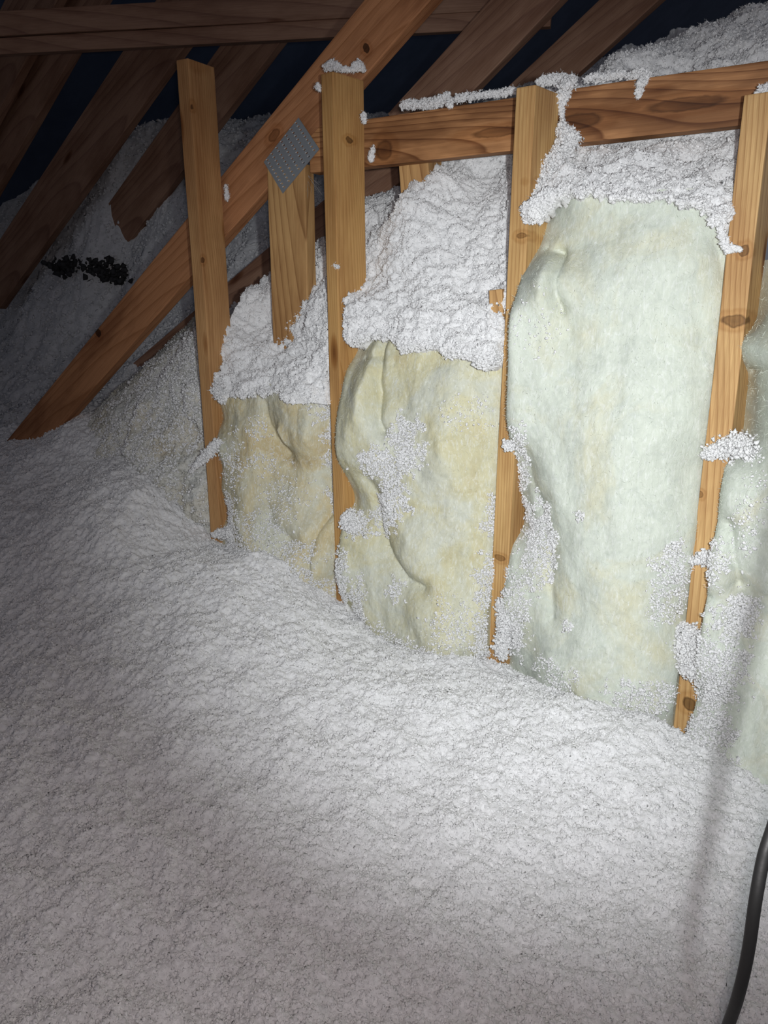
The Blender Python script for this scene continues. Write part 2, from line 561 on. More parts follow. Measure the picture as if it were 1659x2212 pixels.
add_knots(ch, [(830, 325, TY, .018, .018, .35), (1075, 285, TY, .008, .05, .4), (1250, 262, TY, .012, .04, .45), (1480, 225, TY, .010, .06, .4)])
add_knots(dg, [(791, 104, TY, .009, .007, .8), (212, 718, TY, .012, .010, .8), (592, 292, TY, .010, .016, .4)])


def plate_mesh(corners, nu, nv, parent):
    """toothed plate: thin steel sheet with rows of punched slots and curled teeth"""
    c = [Vector(at_y(u, v, TY - .006)) for u, v in corners]      # tl, tr, br, bl
    s = Soup()
    nrm = Vector((0, -1, 0))
    def P(a, b, h=0.0):
        return (c[0] * (1 - a) + c[1] * a) * (1 - b) + (c[3] * (1 - a) + c[2] * a) * b + nrm * h
    # sheet with slots cut out: grid cells, skip slot cells
    U = nu * 4 + 1; Vn = nv * 3 + 1
    idx = {}
    V = []; Fc = []
    for j in range(Vn + 1):
        for i in range(U + 1):
            V.append(P(i / U, j / Vn, .0006))
    for j in range(Vn + 1):
        for i in range(U + 1):
            V.append(P(i / U, j / Vn, -.0008))
    W = U + 1; H = (Vn + 1) * W
    solid = [[not (i % 4 == 2 and j % 3 in (1,)) for i in range(U)] for j in range(Vn)]
    for j in range(Vn):
        for i in range(U):
            if solid[j][i]:
                q = [j * W + i, j * W + i + 1, (j + 1) * W + i + 1, (j + 1) * W + i]
                Fc.append(q); Fc.append([x + H for x in q][::-1])
            else:
                q = [j * W + i, j * W + i + 1, (j + 1) * W + i + 1, (j + 1) * W + i]
                for k in range(4):
                    a, b = q[k], q[(k + 1) % 4]; Fc.append([a, b, b + H, a + H])
    def wall(a, b): Fc.append([a, a + H, b + H, b])
    for i in range(U): wall(i, i + 1); wall(Vn * W + i + 1, Vn * W + i)
    for j in range(Vn): wall((j + 1) * W, j * W); wall(j * W + U, (j + 1) * W + U)
    s.add([tuple(v) for v in V], Fc, False)
    o = s.build('connector_plate', M_plate, parent)
    o.matrix_basis = Matrix.Translation(-TO)
    o['label'] = 'grey toothed metal connector plate'
    # teeth: little bent tabs standing in the slots
    t = Soup()
    for j in range(Vn):
        for i in range(U):
            if not solid[j][i]:
                a0, a1 = (i + .15) / U, (i + .85) / U
                b0, b1 = (j + .05) / Vn, (j + .55) / Vn
                v = [P(a0, b0, .0006), P(a1, b0, .0006), P(a1, b1, .0075), P(a0, b1, .0075),
                     P(a0, b0, -.0004), P(a1, b0, -.0004), P(a1, b1, .0060), P(a0, b1, .0060)]
                t.add([tuple(x) for x in v], [(0, 1, 2, 3), (7, 6, 5, 4), (0, 4, 5, 1), (3, 2, 6, 7), (0, 3, 7, 4), (1, 5, 6, 2)], False)
    e = t.build('teeth', plain('steel_glint', (.85, .85, .85), .45, .1), o)  # paler than the plate they are punched from: glint painted into the colour
    return o


plate_mesh([(570, 350), (645, 254), (690, 322), (611, 418)], 7, 9, truss)
# little second plate at the short post's head
b_ = at_y(880, 338, TY + .04)
s = Soup()
for k, (x0, x1, z0, z1) in enumerate([(-.012, .014, -.012, .012)]):
    P0 = [(b_[0] + x, b_[1] + y, b_[2] + z) for y in (-.003, 0) for x, z in ((x0, z0), (x1, z0 + .006), (x1, z1), (x0, z1))]
    s.add(P0, [(0, 1, 2, 3), (7, 6, 5, 4), (0, 4, 5, 1), (1, 5, 6, 2), (2, 6, 7, 3), (3, 7, 4, 0)], False)
o = s.build('connector_plate', M_plate, truss); o.matrix_basis = Matrix.Translation(-TO)
o['label'] = 'small metal plate at the head of the short post'

# dark timbers further back
RG = 'dark rafters behind the wall'
for nm, y, upp, low, lab in [
        ('rafter', .75, ((860, 220), (1059, 0)), ((1019, 200), (1209, 0)), 'brown slanting rafter, first one behind the horizontal chord to the right of the fluffed stud'),
        ('rafter', 1.20, ((1099, 185), (1294, 0)), ((1259, 150), (1424, 0)), 'slanting rafter with a long dark crack, second one behind the horizontal chord'),
        ('rafter', 1.0, ((480, 95), (230, 442)), ((610, 80), (350, 430)), 'dark rafter passing behind the top of the leftmost stud, its foot in the grey drift'),
        ('rafter', .85, ((270, 110), (0, 510)), ((400, 90), (50, 600)), 'widest of the dark rafters, just left of the leftmost stud'),
        ('rafter', .78, ((62, 120), (-120, 480)), ((165, 110), (0, 388)), 'dark rafter near the top left corner with a faint lit edge'),
        ('rafter', .70, ((-50, 125), (-150, 330)), ((60, 120), (-60, 350)), 'brown rafter cut by the left edge of the photo')]:
    if upp[0][1] < upp[1][1]: upp, low = upp[::-1], low[::-1]
    o = face_board(nm, y, upp, low, .038, M_dark, ext=(.25 if upp[0][0] < 700 else .14, .9))
    if upp[0][0] > 700:
        pass
    tag(o, lab, 'rafter', RG)
o = face_board('roof_beam', .42, ((-40, 26), (760, -22)), ((-40, 78), (760, 38)), .038, M_dark, ext=(.6, .6), y1=.80)
tag(o, 'upper of the two brown beams crossing the top left corner', 'beam')
o = face_board('roof_beam', .43, ((-40, 80), (760, 42)), ((-40, 122), (760, 74)), .038, M_dark, ext=(.6, .6), y1=.81)
tag(o, 'lower of the two brown beams crossing the top left corner', 'beam')
o = face_board('truss_chord', .62, ((380, 700), (870, 292)), ((410, 765), (890, 365)), .038, M_dark, ext=(.5, .0))
tag(o, 'dark red-brown sloping chord half buried behind the connector plate and vertical web', 'beam')

# ------------------------------------------------------------------ floor of blown fibreglass
def ctrl(pts):
    """(u, v, y) -> arrays (x, z), y"""
    Q = np.array([at_y(u, v, y) for u, v, y in pts])
    return Q


fl = [(455, 1170, -.01), (600, 1208, -.06), (727, 1297, 0), (850, 1390, -.05), (960, 1410, -.06), (1050, 1427, 0),
      (1200, 1482, -.06), (1380, 1528, -.08), (1455, 1577, 0), (1600, 1645, -.08), (1659, 1690, -.1),
      (60, 955, .09), (180, 905, .12), (0, 945, .12), (300, 1050, -.10), (380, 1140, -.08), (150, 1020, -.05)]
Qf = ctrl(fl)
extra = np.array([(0, -1, -.87), (-.6, -.7, -.82), (-1, -1, -.80), (-2, -1, -.72), (-3, -1, -.62), (1, -1, -.89), (0, -1.7, -.87),
                  (-1, -1.7, -.82), (-2.5, -1.7, -.7), (.8, 0, -.9), (.8, .3, -.9), (-.5, .3, -.80), (-1.2, .3, -.70), (-3.4, .2, -.62),
                  (-3.6, -1.7, -.6), (-.2, -.5, -.86), (-1.6, -.5, -.72)])
PF = np.concatenate([Qf, extra])


def floor_grid(x0, x1, y0, y1, step, seed, drop=0.0, fine=True):
    a = np.arange(x0, x1, step); b = np.arange(y0, y1, step)
    Z = grid_tps(PF[:, :2], PF[:, 2], a, b, 1e-3)
    A, B = np.meshgrid(a, b)
    G = np.stack([A, B, Z - drop], -1)
    G += grid_normals(G) * fluff_disp(A, B, seed, .013, .0055, .0030 if fine else 0)[..., None]
    return G


s = Soup()
G = floor_grid(-3.4, .75, -1.25, .22, .003, 3)
N = grid_normals(G)
fc = grid_faces(*G.shape[:2])
keep = visible(G.reshape(-1, 3), 200)
fc = fc[keep[fc].all(1)]
used = np.zeros(len(keep), bool); used[fc.ravel()] = True
remap = np.cumsum(used) - 1
s.add(G.reshape(-1, 3)[used], remap[fc])
Gc = floor_grid(-4.6, 1.6, -2.6, .3, .02, 3, .006, False)
s.add(Gc.reshape(-1, 3), grid_faces(*Gc.shape[:2]))
P, Nn = scatter(G, N, 34000); add_fibres(s, P, Nn, (.003, .007), (.0002, .0006))
P, Nn = scatter(G, N, 36000); add_flocks(s, P - Nn * .0002, (.0011, .0028), .5)
o = s.build('loose_fill_insulation', M_fill)
tag(o, 'deep white loose-fill fibreglass covering the attic floor in front of the stud wall', 'insulation', kind='stuff')

# far hill of loose fill behind the trusses, left
hp = [(0, 900, .35), (100, 885, .40), (200, 870, .35), (330, 800, .62), (430, 725, .66), (0, 700, 1.0), (250, 600, .95), (400, 500, .98), (240, 442, .99), (340, 414, 1.03),
      (560, 500, .95), (560, 590, .75), (0, 500, 1.2), (200, 400, 1.3), (480, 350, 1.75), (60, 350, 1.7), (300, 300, 2.0), (530, 262, 2.2),
      (700, 300, 2.2), (700, 450, 1.1), (-200, 900, .4), (-200, 600, 1.0)]
Qh = ctrl(hp)
Qh = np.concatenate([Qh, [(-4.6, 3.4, .5), (-4, 3.4, .7), (-2.6, 3.4, 1.1), (-4.6, 1.6, .0), (-4.4, .2, -.72), (-2.2, .15, -.52)]])
a = np.arange(-4.6, -1.35, .010); b = np.arange(.16, 3.4, .010)
Z = grid_tps(Qh[:, :2], Qh[:, 2], a, b, 3e-3)
A, B = np.meshgrid(a, b)
G = np.stack([A, B, Z], -1); G += grid_normals(G) * fluff_disp(A * .6, B * .6, 31, .03, .012, .006)[..., None]
s = Soup(); s.add(G.reshape(-1, 3), grid_faces(*G.shape[:2]))
P, Nn = scatter(G, grid_normals(G), 5000); add_fibres(s, P, Nn, (.008, .02), (.001, .0018))
P, Nn = scatter(G, grid_normals(G), 14000); add_flocks(s, P, (.003, .008))
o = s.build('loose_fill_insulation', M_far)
tag(o, 'dim grey drift of loose fill far back under the rafters, top left', 'insulation', kind='stuff')
HILL = G

# ------------------------------------------------------------------ sloping loose fill behind and above the batts
def stack_ctrl(pix, side=None):
    Q = [at_y(u, v, y) for u, v, y in pix]
    return np.array(Q)


fillp = [(480, 870, .0), (505, 740, .085), (510, 625, .26), (570, 597, .30), (560, 700, .15), (540, 800, .03), (620, 850, -.03), (560, 855, -.02), (700, 905, -.01),
         (600, 772, .085), (664, 705, .085), (690, 720, .06), (660, 800, .03), (700, 600, .16), (690, 535, .28), (670, 640, .11),
         (795, 615, .08), (745, 650, .005), (760, 740, -.01), (800, 500, .19), (800, 432, .32), (870, 428, .155), (930, 425, .15), (950, 365, .22),
         (1000, 500, .13), (1000, 600, .07), (900, 700, -.015), (900, 590, .06), (1020, 750, -.025), (880, 745, -.025), (1085, 750, -.005), (1100, 338, .30), (1090, 550, .10), (1080, 420, .20),
         (1215, 290, .16), (1250, 310, .20), (1400, 292, .22), (1580, 278, .22), (1300, 345, .13), (1500, 345, .13), (1200, 400, .02), (1400, 395, .015), (1300, 395, .015), (1500, 405, .015),
         (1165, 430, .0), (1300, 432, -.035), (1400, 434, -.035), (1235, 422, -.03), (1500, 450, -.035), (1575, 470, -.005), (1659, 450, .0), (1659, 300, .2),
         (1110, 226, .42), (1250, 172, .62), (1480, 98, .95), (1659, 12, 1.05), (1400, 165, .48), (1650, 112, .42), (1300, 182, .40),
         (1500, 140, .50), (1350, 140, .72), (1420, 120, .82), (1560, 62, .98), (1180, 200, .50),
         (1250, 155, 2.1), (1400, 100, 2.2), (1540, 18, 2.3), (1150, 190, 2.0), (1060, 212, 1.9), (980, 235, 1.8), (900, 250, 1.8), (1060, 232, .9)]
Qs = stack_ctrl(fillp)
Qs = np.concatenate([Qs, [(-1.5, 1.0, .12), (-1.0, 1.1, .34), (-.6, 1.3, .56), (-.2, 1.7, .80), (.4, 1.9, 1.05), (.4, .5, .58), (.4, .0, .2), (.4, .2, .35)]])
# lower ragged rim of the fill, in the picture
rim_pix = [(430, 860), (480, 880), (510, 862), (560, 850), (620, 845), (650, 880), (700, 900), (735, 900), (740, 735), (770, 740), (800, 728), (860, 745), (960, 752),
           (1020, 764), (1090, 768), (1100, 460), (1140, 458), (1170, 448), (1230, 418), (1330, 430), (1430, 428), (1500, 452), (1580, 478), (1659, 480)]
rim = np.array([at_y(u, v, 0) for u, v in rim_pix])
a = np.arange(-1.372, .45, .0028); b = np.arange(-.25, 1.0, .0028)
Y = grid_tps(Qs[:, [0, 2]], Qs[:, 1], a, b, 6e-4, m=110)
A, B = np.meshgrid(a, b)
zr = np.interp(a, rim[:, 0], rim[:, 2])[None] + .012 * vnoise(A * 28, B * 0 + 3.3, 71) + .008 * vnoise(A * 80, B * 40, 72)
t = (B - zr)
Y = np.clip(Y, -.03, 2.4)
Y = np.where((A > -.148) & (B < .25), np.maximum(Y, .14), Y)
Y = Y - .010 * np.clip(t / .012, 0, 1) + .11 * np.clip(-t / .03, 0, 1.5)
# stay behind the stud faces
for i in range(4):
    xf = np.array([stud_front(i, z) for z in b])[:, None]; sw = STUD[i][3]
    inside = np.clip(1 - np.abs(A - (xf + sw / 2)) / (sw * .5 + .012), 0, 1)
    Y = np.where(inside > 0, np.maximum(Y, .012 + .03 * np.minimum(inside * 3, 1) - .03 * (1 - np.minimum(inside * 3, 1))), Y)
G = np.stack([A, Y, B], -1)
N = -grid_normals(G)
N = np.where((N[..., 1:2] > 0), -N, N)
dsp = fluff_disp(A, B + Y, 51, .021, .009, .0036)
G = G + N * dsp[..., None]
mask = (t > -.02) & (Y < 2.3)
fc = grid_faces(*G.shape[:2])
keep = visible(G.reshape(-1, 3), 200) & mask.ravel()
fc = fc[keep[fc].all(1)]
used = np.zeros(len(keep), bool); used[fc.ravel()] = True
remap = np.cumsum(used) - 1
s = Soup(); s.add(G.reshape(-1, 3)[used], remap[fc])
wgt = ((t > -.004) & (Y < 2.0)).astype(float)
P, Nn = scatter(G, N, 60000, wgt); add_fibres(s, P, Nn, (.003, .008), (.0002, .0006))
P, Nn = scatter(G, N, 42000, wgt); add_flocks(s, P, (.0011, .0030), .5)
rimw = ((t > -.006) & (t < .012) & (Y < .1)).astype(float)
P, Nn = scatter(G, N, 260000, rimw); add_fibres(s, P, Nn, (.004, .010), (.0002, .0007), .3)
P, Nn = scatter(G, N, 80000, rimw); add_flocks(s, P + Nn * .002, (.0014, .0034))
o = s.build('loose_fill_insulation', M_fill)
tag(o, 'steep white bank of loose fill behind the studs, heaped above the batts and past the chord', 'insulation', kind='stuff')

# ------------------------------------------------------------------ fibreglass batts between the studs
M_batt = [batt_mat('batt_grey', (0.59, 0.59, 0.56), (0.58, 0.55, 0.47), (0.50, 0.42, 0.30), .55),
          batt_mat('batt_aged', (0.59, 0.59, 0.48), (0.59, 0.52, 0.33), (0.48, 0.36, 0.18), .48),
          batt_mat('batt_cream', (0.60, 0.61, 0.51), (0.60, 0.57, 0.38), (0.52, 0.44, 0.25), .52),
          batt_mat('batt_white', (0.60, 0.64, 0.56), (0.61, 0.61, 0.47), (0.60, 0.57, 0.37), .60),
          batt_mat('batt_white_right', (0.59, 0.63, 0.55), (0.61, 0.60, 0.47), (0.60, 0.57, 0.37), .62)]
X4 = at_y(1640, 700, 0)[0]
BAYS = []


def bay(idx, xL, xR, z0, z1, left_edge, right_y, inner, creases, mat, label, seed, topline=None, plane=None, fib=9000, flock=900, amp=1.0):
    """left_edge: pixels where the batt meets the stud's right side; inner: (u,v,y)"""
    P = []
    pl = plane
    for u, v in left_edge:
        z_est = at_y(u, v, 0)[2]
        xp = pl(z_est) if pl else xL
        q = at_x(u, v, xp); P.append((q[0], q[2], min(max(q[1], -.07), .10)))
    for (u, v, y) in inner:
        q = at_y(u, v, y); P.append((q[0], q[2], y))
    for z, y in right_y:
        P.append((xR, z, y))
    P = np.array(P)
    a = np.arange(xL - .004, xR + .006, .0028); b = np.arange(z0, z1, .0028)
    Y = grid_tps(P[:, :2], P[:, 2], a, b, 3e-4, m=90)
    A, B = np.meshgrid(a, b)
    Y = np.clip(Y, -.16, .7 if idx == 0 else .3)
    for pts, wdt, dep in creases:
        q = [at_y(u, v, -.02) for u, v in pts]
        d = seg_dist(A + .006 * vnoise(A * 20, B * 20, seed + 9), B, [(p[0], p[2]) for p in q])
        Y = Y + dep * .8 * np.exp(-(d / (wdt * 1.9)) ** 2) + dep * .25 * np.exp(-(d / (wdt * .6)) ** 2)
    lump = .012 * vnoise(A * 8, B * 6, seed) + .005 * vnoise(A * 20, B * 13, seed + 1) + .0014 * vnoise(A * 50 + 5 * B, B * 34, seed + 2) \
        + .0007 * vnoise(A * 140, B * 90, seed + 3) + .0005 * vnoise(A * 260, B * 200, seed + 4)
    # keep sides pinned softly, rounded shoulders
    e = np.minimum(A - a[0], a[-1] - A)
    sh = np.clip(e / .03, 0, 1)
    Y = Y - lump * amp * (.35 + .65 * sh) + .012 * (1 - np.sqrt(np.clip(1 - (1 - np.clip(e / .018, 0, 1)) ** 2, 0, 1)))
    if idx == 0:
        Y = Y - fluff_disp(A, B, 205, .022, .011, .003)
    G = np.stack([A, Y, B], -1)
    N = -grid_normals(G); N = np.where((N[..., 1:2] > 0), -N, N)
    r, c = A.shape
    s = Soup()
    s.add(G.reshape(-1, 3), grid_faces(r, c))
    # back and sides: the batt is a slab, ~85 mm thick
    back = G.copy(); back[..., 1] = np.maximum(Y + .03, .085)
    st = 8
    bi = back[::st, ::st]
    s.add(bi.reshape(-1, 3), grid_faces(*bi.shape[:2])[:, ::-1])
    for E0 in (np.arange(r) * c, np.arange(r) * c + c - 1):
        f_ = G.reshape(-1, 3)[E0]; bk = back.reshape(-1, 3)[E0]
        s.add(np.concatenate([f_, bk]), np.stack([np.arange(r - 1), np.arange(1, r), np.arange(1, r) + r, np.arange(r - 1) + r], 1))
    for row in (0, r - 1):
        f_ = G[row]; bk = back[row]
        s.add(np.concatenate([f_, bk]), np.stack([np.arange(c - 1), np.arange(1, c), np.arange(1, c) + c, np.arange(c - 1) + c], 1))
    Pp, Nn = scatter(G, N, fib); add_fibres(s, Pp, Nn, (.004, .012), (.00012, .0003), .0)
    # woolly edge on the left side
    ew = ((A - a[0]) < .010).astype(float)
    Pp, Nn = scatter(G, N, 60000, ew)
    Nl = Nn * .6 + np.array([-1, -.3, 0]) * .8
    add_fibres(s, Pp, Nl, (.002, .006), (.00015, .0004), .6)
    if flock > 5000:
        Pp, Nn = scatter(G, N, flock); add_flocks(s, Pp + Nn * .001, (.0012, .003))
    org = (float((xL + xR) / 2), 0.0, float(z0))
    o = s.build('insulation_batt', mat, origin=org)
    tag(o, label, 'insulation batt', 'fibreglass batts between the studs')
    BAYS.append((A, B, G, N))
    return G


def sx(i, z, side=1):
    return stud_front(i, z) + (STUD[i][3] if side else 0)


# bay 0: mound left of the leftmost stud
bay(0, -2.02, stud_front(0, -.3) - .002, -.80, -.06,
    [], [(-.08, .16), (-.2, .10), (-.35, .06), (-.5, .03), (-.62, .0), (-.78, -.02)],
    [(430, 722, .17), (380, 762, .20), (330, 802, .20), (250, 850, .20), (200, 888, .20), (400, 850, .08), (330, 880, .08), (260, 930, .05),
     (420, 1000, .03), (380, 1000, .0), (320, 1030, -.02), (250, 1000, .02), (430, 1080, .0), (400, 1130, -.03), (340, 1150, -.04), (180, 950, .12), (150, 1000, .12), (330, 775, .5), (250, 822, .5), (395, 722, .45), (180, 862, .45), (300, 780, .5), (430, 698, .4)],
    [([(232, 890), (240, 960), (262, 1000)], .012, .035), ([(255, 880), (262, 930), (275, 980)], .012, -.02),
     ([(345, 860), (350, 900), (375, 930)], .010, .03), ([(370, 840), (372, 900)], .012, -.02),
     ([(380, 1040), (385, 1110), (400, 1140)], .010, .02), ([(385, 1135), (420, 1140), (450, 1155)], .008, .025)],
    M_batt[0], 'grey lumpy batt slumped under fluff to the left of the leftmost stud', 101, fib=80000, flock=34000, amp=1.6)
# bay 1
bay(1, stud_front(0, -.3) + .036, stud_front(1, -.3) - .002, -.80, -.205,
    [(495, 790), (470, 830), (475, 880), (483, 905), (470, 930), (466, 960), (480, 1000), (478, 1060), (490, 1100), (478, 1140), (478, 1170)],
    [(.05, .05), (-.1, .035), (-.3, .03), (-.5, .03), (-.7, .02)],
    [(560, 860, .01), (650, 870, .0), (700, 880, .02), (540, 950, -.015), (600, 950, .015), (660, 950, -.02), (700, 950, .02), (530, 1050, -.03), (600, 1060, .0),
     (660, 1060, -.01), (540, 1140, -.04), (620, 1180, -.05), (680, 1150, -.03), (690, 1240, -.03), (620, 1220, -.06), (700, 1300, -.03)],
    [([(556, 875), (570, 950), (600, 985)], .012, .018), ([(600, 930), (608, 960)], .010, -.015), ([(684, 900), (680, 1000), (688, 1090)], .010, .022),
     ([(662, 900), (672, 990)], .016, -.016), ([(560, 1060), (590, 1130), (660, 1180)], .014, .014), ([(690, 1110), (712, 1108)], .006, .012),
     ([(700, 1115), (680, 1170), (675, 1230)], .007, .018), ([(520, 1120), (580, 1190)], .02, -.012)],
    M_batt[1], 'narrow yellowed crumpled batt between the leftmost stud and the next', 111, fib=34000, flock=3000, amp=1.2)
# bay 2
bay(2, stud_front(1, -.3) + .036, stud_front(2, -.3) - .002, -.86, -.085,
    [(775, 740), (762, 772), (745, 800), (735, 850), (722, 930), (725, 990), (745, 1030), (762, 1085), (748, 1112), (736, 1140), (731, 1190), (729, 1240), (738, 1280), (748, 1305)],
    [(.05, .03), (-.1, .02), (-.3, .012), (-.5, .012), (-.8, .01)],
    [(830, 760, .0), (950, 770, .0), (1050, 770, .01), (780, 850, -.045), (815, 850, -.01), (900, 850, -.02), (1000, 850, -.02), (800, 1000, -.05), (900, 1000, -.045),
     (1000, 1000, -.03), (830, 1150, -.03), (950, 1150, -.05), (1030, 1150, -.02), (800, 1280, -.04), (900, 1280, -.06), (1000, 1280, -.05), (860, 1400, -.06),
     (960, 1420, -.075), (1040, 1410, -.03)],
    [([(812, 735), (813, 860), (830, 930)], .007, .022), ([(795, 760), (790, 900)], .016, -.012), ([(770, 775), (808, 770)], .005, .008),
     ([(815, 1090), (840, 1180), (885, 1245), (930, 1262)], .010, .020), ([(850, 1080), (900, 1180)], .02, -.012),
     ([(790, 1030), (830, 1100)], .010, .012), ([(960, 960), (990, 1040)], .02, -.008)],
    M_batt[2], 'cream batt with a splash of white fluff on its middle, second stud to third', 121, fib=30000, flock=3500, amp=1.1)
# bay 3
bay(3, stud_front(2, -.3) + .040, stud_front(3, -.3) - .002, -.93, .172,
    [(1172, 460), (1165, 500), (1160, 530), (1130, 590), (1115, 640), (1100, 680), (1097, 760), (1095, 850), (1093, 900), (1102, 960), (1115, 1000), (1120, 1050),
     (1130, 1110), (1124, 1140), (1105, 1175), (1095, 1240), (1085, 1300), (1098, 1395)],
    [(.3, .03), (.1, .02), (-.1, .012), (-.3, .010), (-.6, .008), (-.9, .01)],
    [(1250, 440, .01), (1400, 440, .0), (1550, 470, .02), (1180, 580, -.05), (1215, 560, .0), (1300, 560, -.02), (1450, 560, -.02), (1545, 580, .01), (1160, 700, -.055),
     (1300, 750, -.05), (1450, 750, -.04), (1150, 900, -.06), (1300, 950, -.07), (1450, 950, -.05), (1500, 900, -.02), (1170, 1100, -.04), (1300, 1150, -.08),
     (1430, 1150, -.06), (1150, 1350, -.04), (1300, 1350, -.09), (1430, 1350, -.05), (1200, 1470, -.07), (1320, 1535, -.10), (1430, 1540, -.06)],
    [([(1204, 545), (1206, 610), (1214, 670)], .007, .022), ([(1180, 560), (1185, 640)], .016, -.012), ([(1170, 535), (1200, 545)], .005, .012),
     ([(1214, 670), (1235, 730)], .014, .008), ([(1175, 1080), (1195, 1180), (1200, 1320)], .012, .016), ([(1130, 980), (1170, 1080)], .012, .01),
     ([(1540, 520), (1560, 600)], .010, .012), ([(1550, 560), (1440, 640)], .006, .003)],
    M_batt[3], 'tallest batt, bulging pale greenish white between the third stud and the right one', 131, fib=26000, flock=1100)
# bay 4, cut by the right edge
bay(4, stud_front(3, -.3) + .043, .26, -.98, .055,
    [(1660, 560), (1655, 620), (1640, 665), (1625, 700), (1605, 730), (1602, 760), (1605, 790), (1622, 806), (1605, 840), (1598, 900), (1590, 950), (1572, 1000),
     (1560, 1060), (1563, 1110), (1550, 1150), (1520, 1185), (1512, 1210), (1516, 1235), (1536, 1280), (1522, 1330), (1498, 1360), (1485, 1420), (1500, 1480), (1506, 1530), (1490, 1580)],
    [(.3, .0), (0, -.02), (-.3, -.03), (-.6, -.04), (-.95, -.08)],
    [(1659, 700, -.05), (1659, 900, -.06), (1640, 1000, -.05), (1650, 1250, -.06), (1600, 1350, -.03), (1640, 1450, -.06), (1580, 1560, -.06), (1650, 1650, -.11), (1600, 1630, -.09)],
    [([(1622, 806), (1659, 800), (1700, 790)], .006, .028), ([(1584, 1130), (1592, 1200), (1600, 1250)], .008, .018), ([(1600, 1280), (1615, 1400)], .012, .014),
     ([(1655, 640), (1680, 600)], .012, -.01)],
    M_batt[4], 'folded white batt to the right of the last stud, cut by the photo edge', 141, fib=26000, flock=2600)

# ------------------------------------------------------------------ scraps of loose fill stuck to the batts (countless)
s = Soup()


def stick(bi, ell, df=260000, dk=230000, r=(.0009, .0026)):
    A, B, G, N = BAYS[bi]
    W = np.zeros(A.shape)
    for (u, v, ru, rv, wt) in ell:
        c = at_y(u, v, -.02); e = at_y(u + ru, v, -.02); f = at_y(u, v + rv, -.02)
        rx = abs(e[0] - c[0]); rz = abs(f[2] - c[2])
        d = np.hypot((A - c[0]) / rx, (B - c[2]) / rz) + .55 * vnoise(A * 38, B * 38, 77) + .45 * vnoise(A * 95, B * 95, 78)
        W = np.maximum(W, wt * np.clip((1 - d) * 3, 0, 1))
    if W.max() <= 0: return
    Pp, Nn = scatter(G, N, dk, W); add_flocks(s, Pp + Nn * rng.uniform(0, .006, (len(Pp), 1)), r)
    Pp, Nn = scatter(G, N, df, W); add_fibres(s, Pp + Nn * rng.uniform(0, .006, (len(Pp), 1)), Nn, (.003, .008), (.0002, .0006))


stick(1, [(500, 1000, 30, 60, .3), (495, 1120, 30, 60, .5), (560, 1150, 70, 50, .35), (520, 1190, 60, 30, 1), (640, 1190, 60, 30, .4), (700, 930, 26, 70, 1),
          (702, 1030, 26, 80, 1), (545, 930, 20, 30, .3), (600, 1080, 60, 60, .18), (690, 870, 40, 30, .8), (560, 1000, 30, 30, .3), (640, 1230, 60, 20, .7), (700, 1270, 40, 30, .6)])
stick(2, [(885, 960, 42, 60, 1), (840, 1000, 60, 40, 1), (860, 1070, 40, 60, 1), (830, 1120, 40, 30, .7), (770, 1135, 40, 25, 1), (1060, 1130, 26, 50, .7), (1050, 1260, 24, 60, .8),
          (745, 1250, 20, 70, .9), (780, 1290, 20, 60, .8), (865, 1270, 22, 26, .8), (850, 1370, 90, 30, .3), (1000, 1340, 60, 60, .25), (1055, 1370, 26, 50, .8),
          (960, 1395, 90, 18, .5), (760, 1340, 40, 30, .7), (1010, 900, 50, 50, .1)])
stick(3, [(1160, 1180, 50, 90, .9), (1190, 1120, 20, 30, .6), (1120, 1300, 40, 80, .55), (1110, 1370, 30, 60, .9), (1270, 1100, 12, 12, 1), (1440, 1260, 40, 90, .4), (1460, 1200, 22, 60, .6),
          (1400, 1480, 70, 40, .5), (1130, 960, 20, 60, .4), (1120, 1040, 20, 60, .5), (1240, 1330, 14, 14, .8), (1160, 700, 60, 80, .05), (1220, 1430, 60, 30, .3), (1350, 1510, 80, 20, .6)], 240000, 190000)
stick(4, [(1540, 1200, 40, 50, .6), (1590, 1330, 60, 60, .9), (1560, 1450, 60, 90, .8), (1540, 1560, 60, 60, 1), (1620, 1100, 40, 120, .1), (1600, 975, 50, 30, .4), (1580, 1620, 50, 30, 1), (1530, 1400, 40, 50, .8)], 240000, 190000)
stick(0, [(310, 860, 190, 150, .9), (250, 1000, 130, 120, .9), (330, 830, 90, 50, .8), (420, 800, 30, 60, .5), (300, 900, 90, 90, .7), (400, 900, 50, 80, .7), (420, 1090, 30, 50, .2), (200, 960, 60, 60, .8), (300, 1050, 90, 50, .6)], 160000, 80000, (.0014, .0036))
o = s.build('loose_fluff', M_fill)
tag(o, 'countless scraps of white fluff clinging to the faces and edges of the batts', 'insulation', kind='stuff')


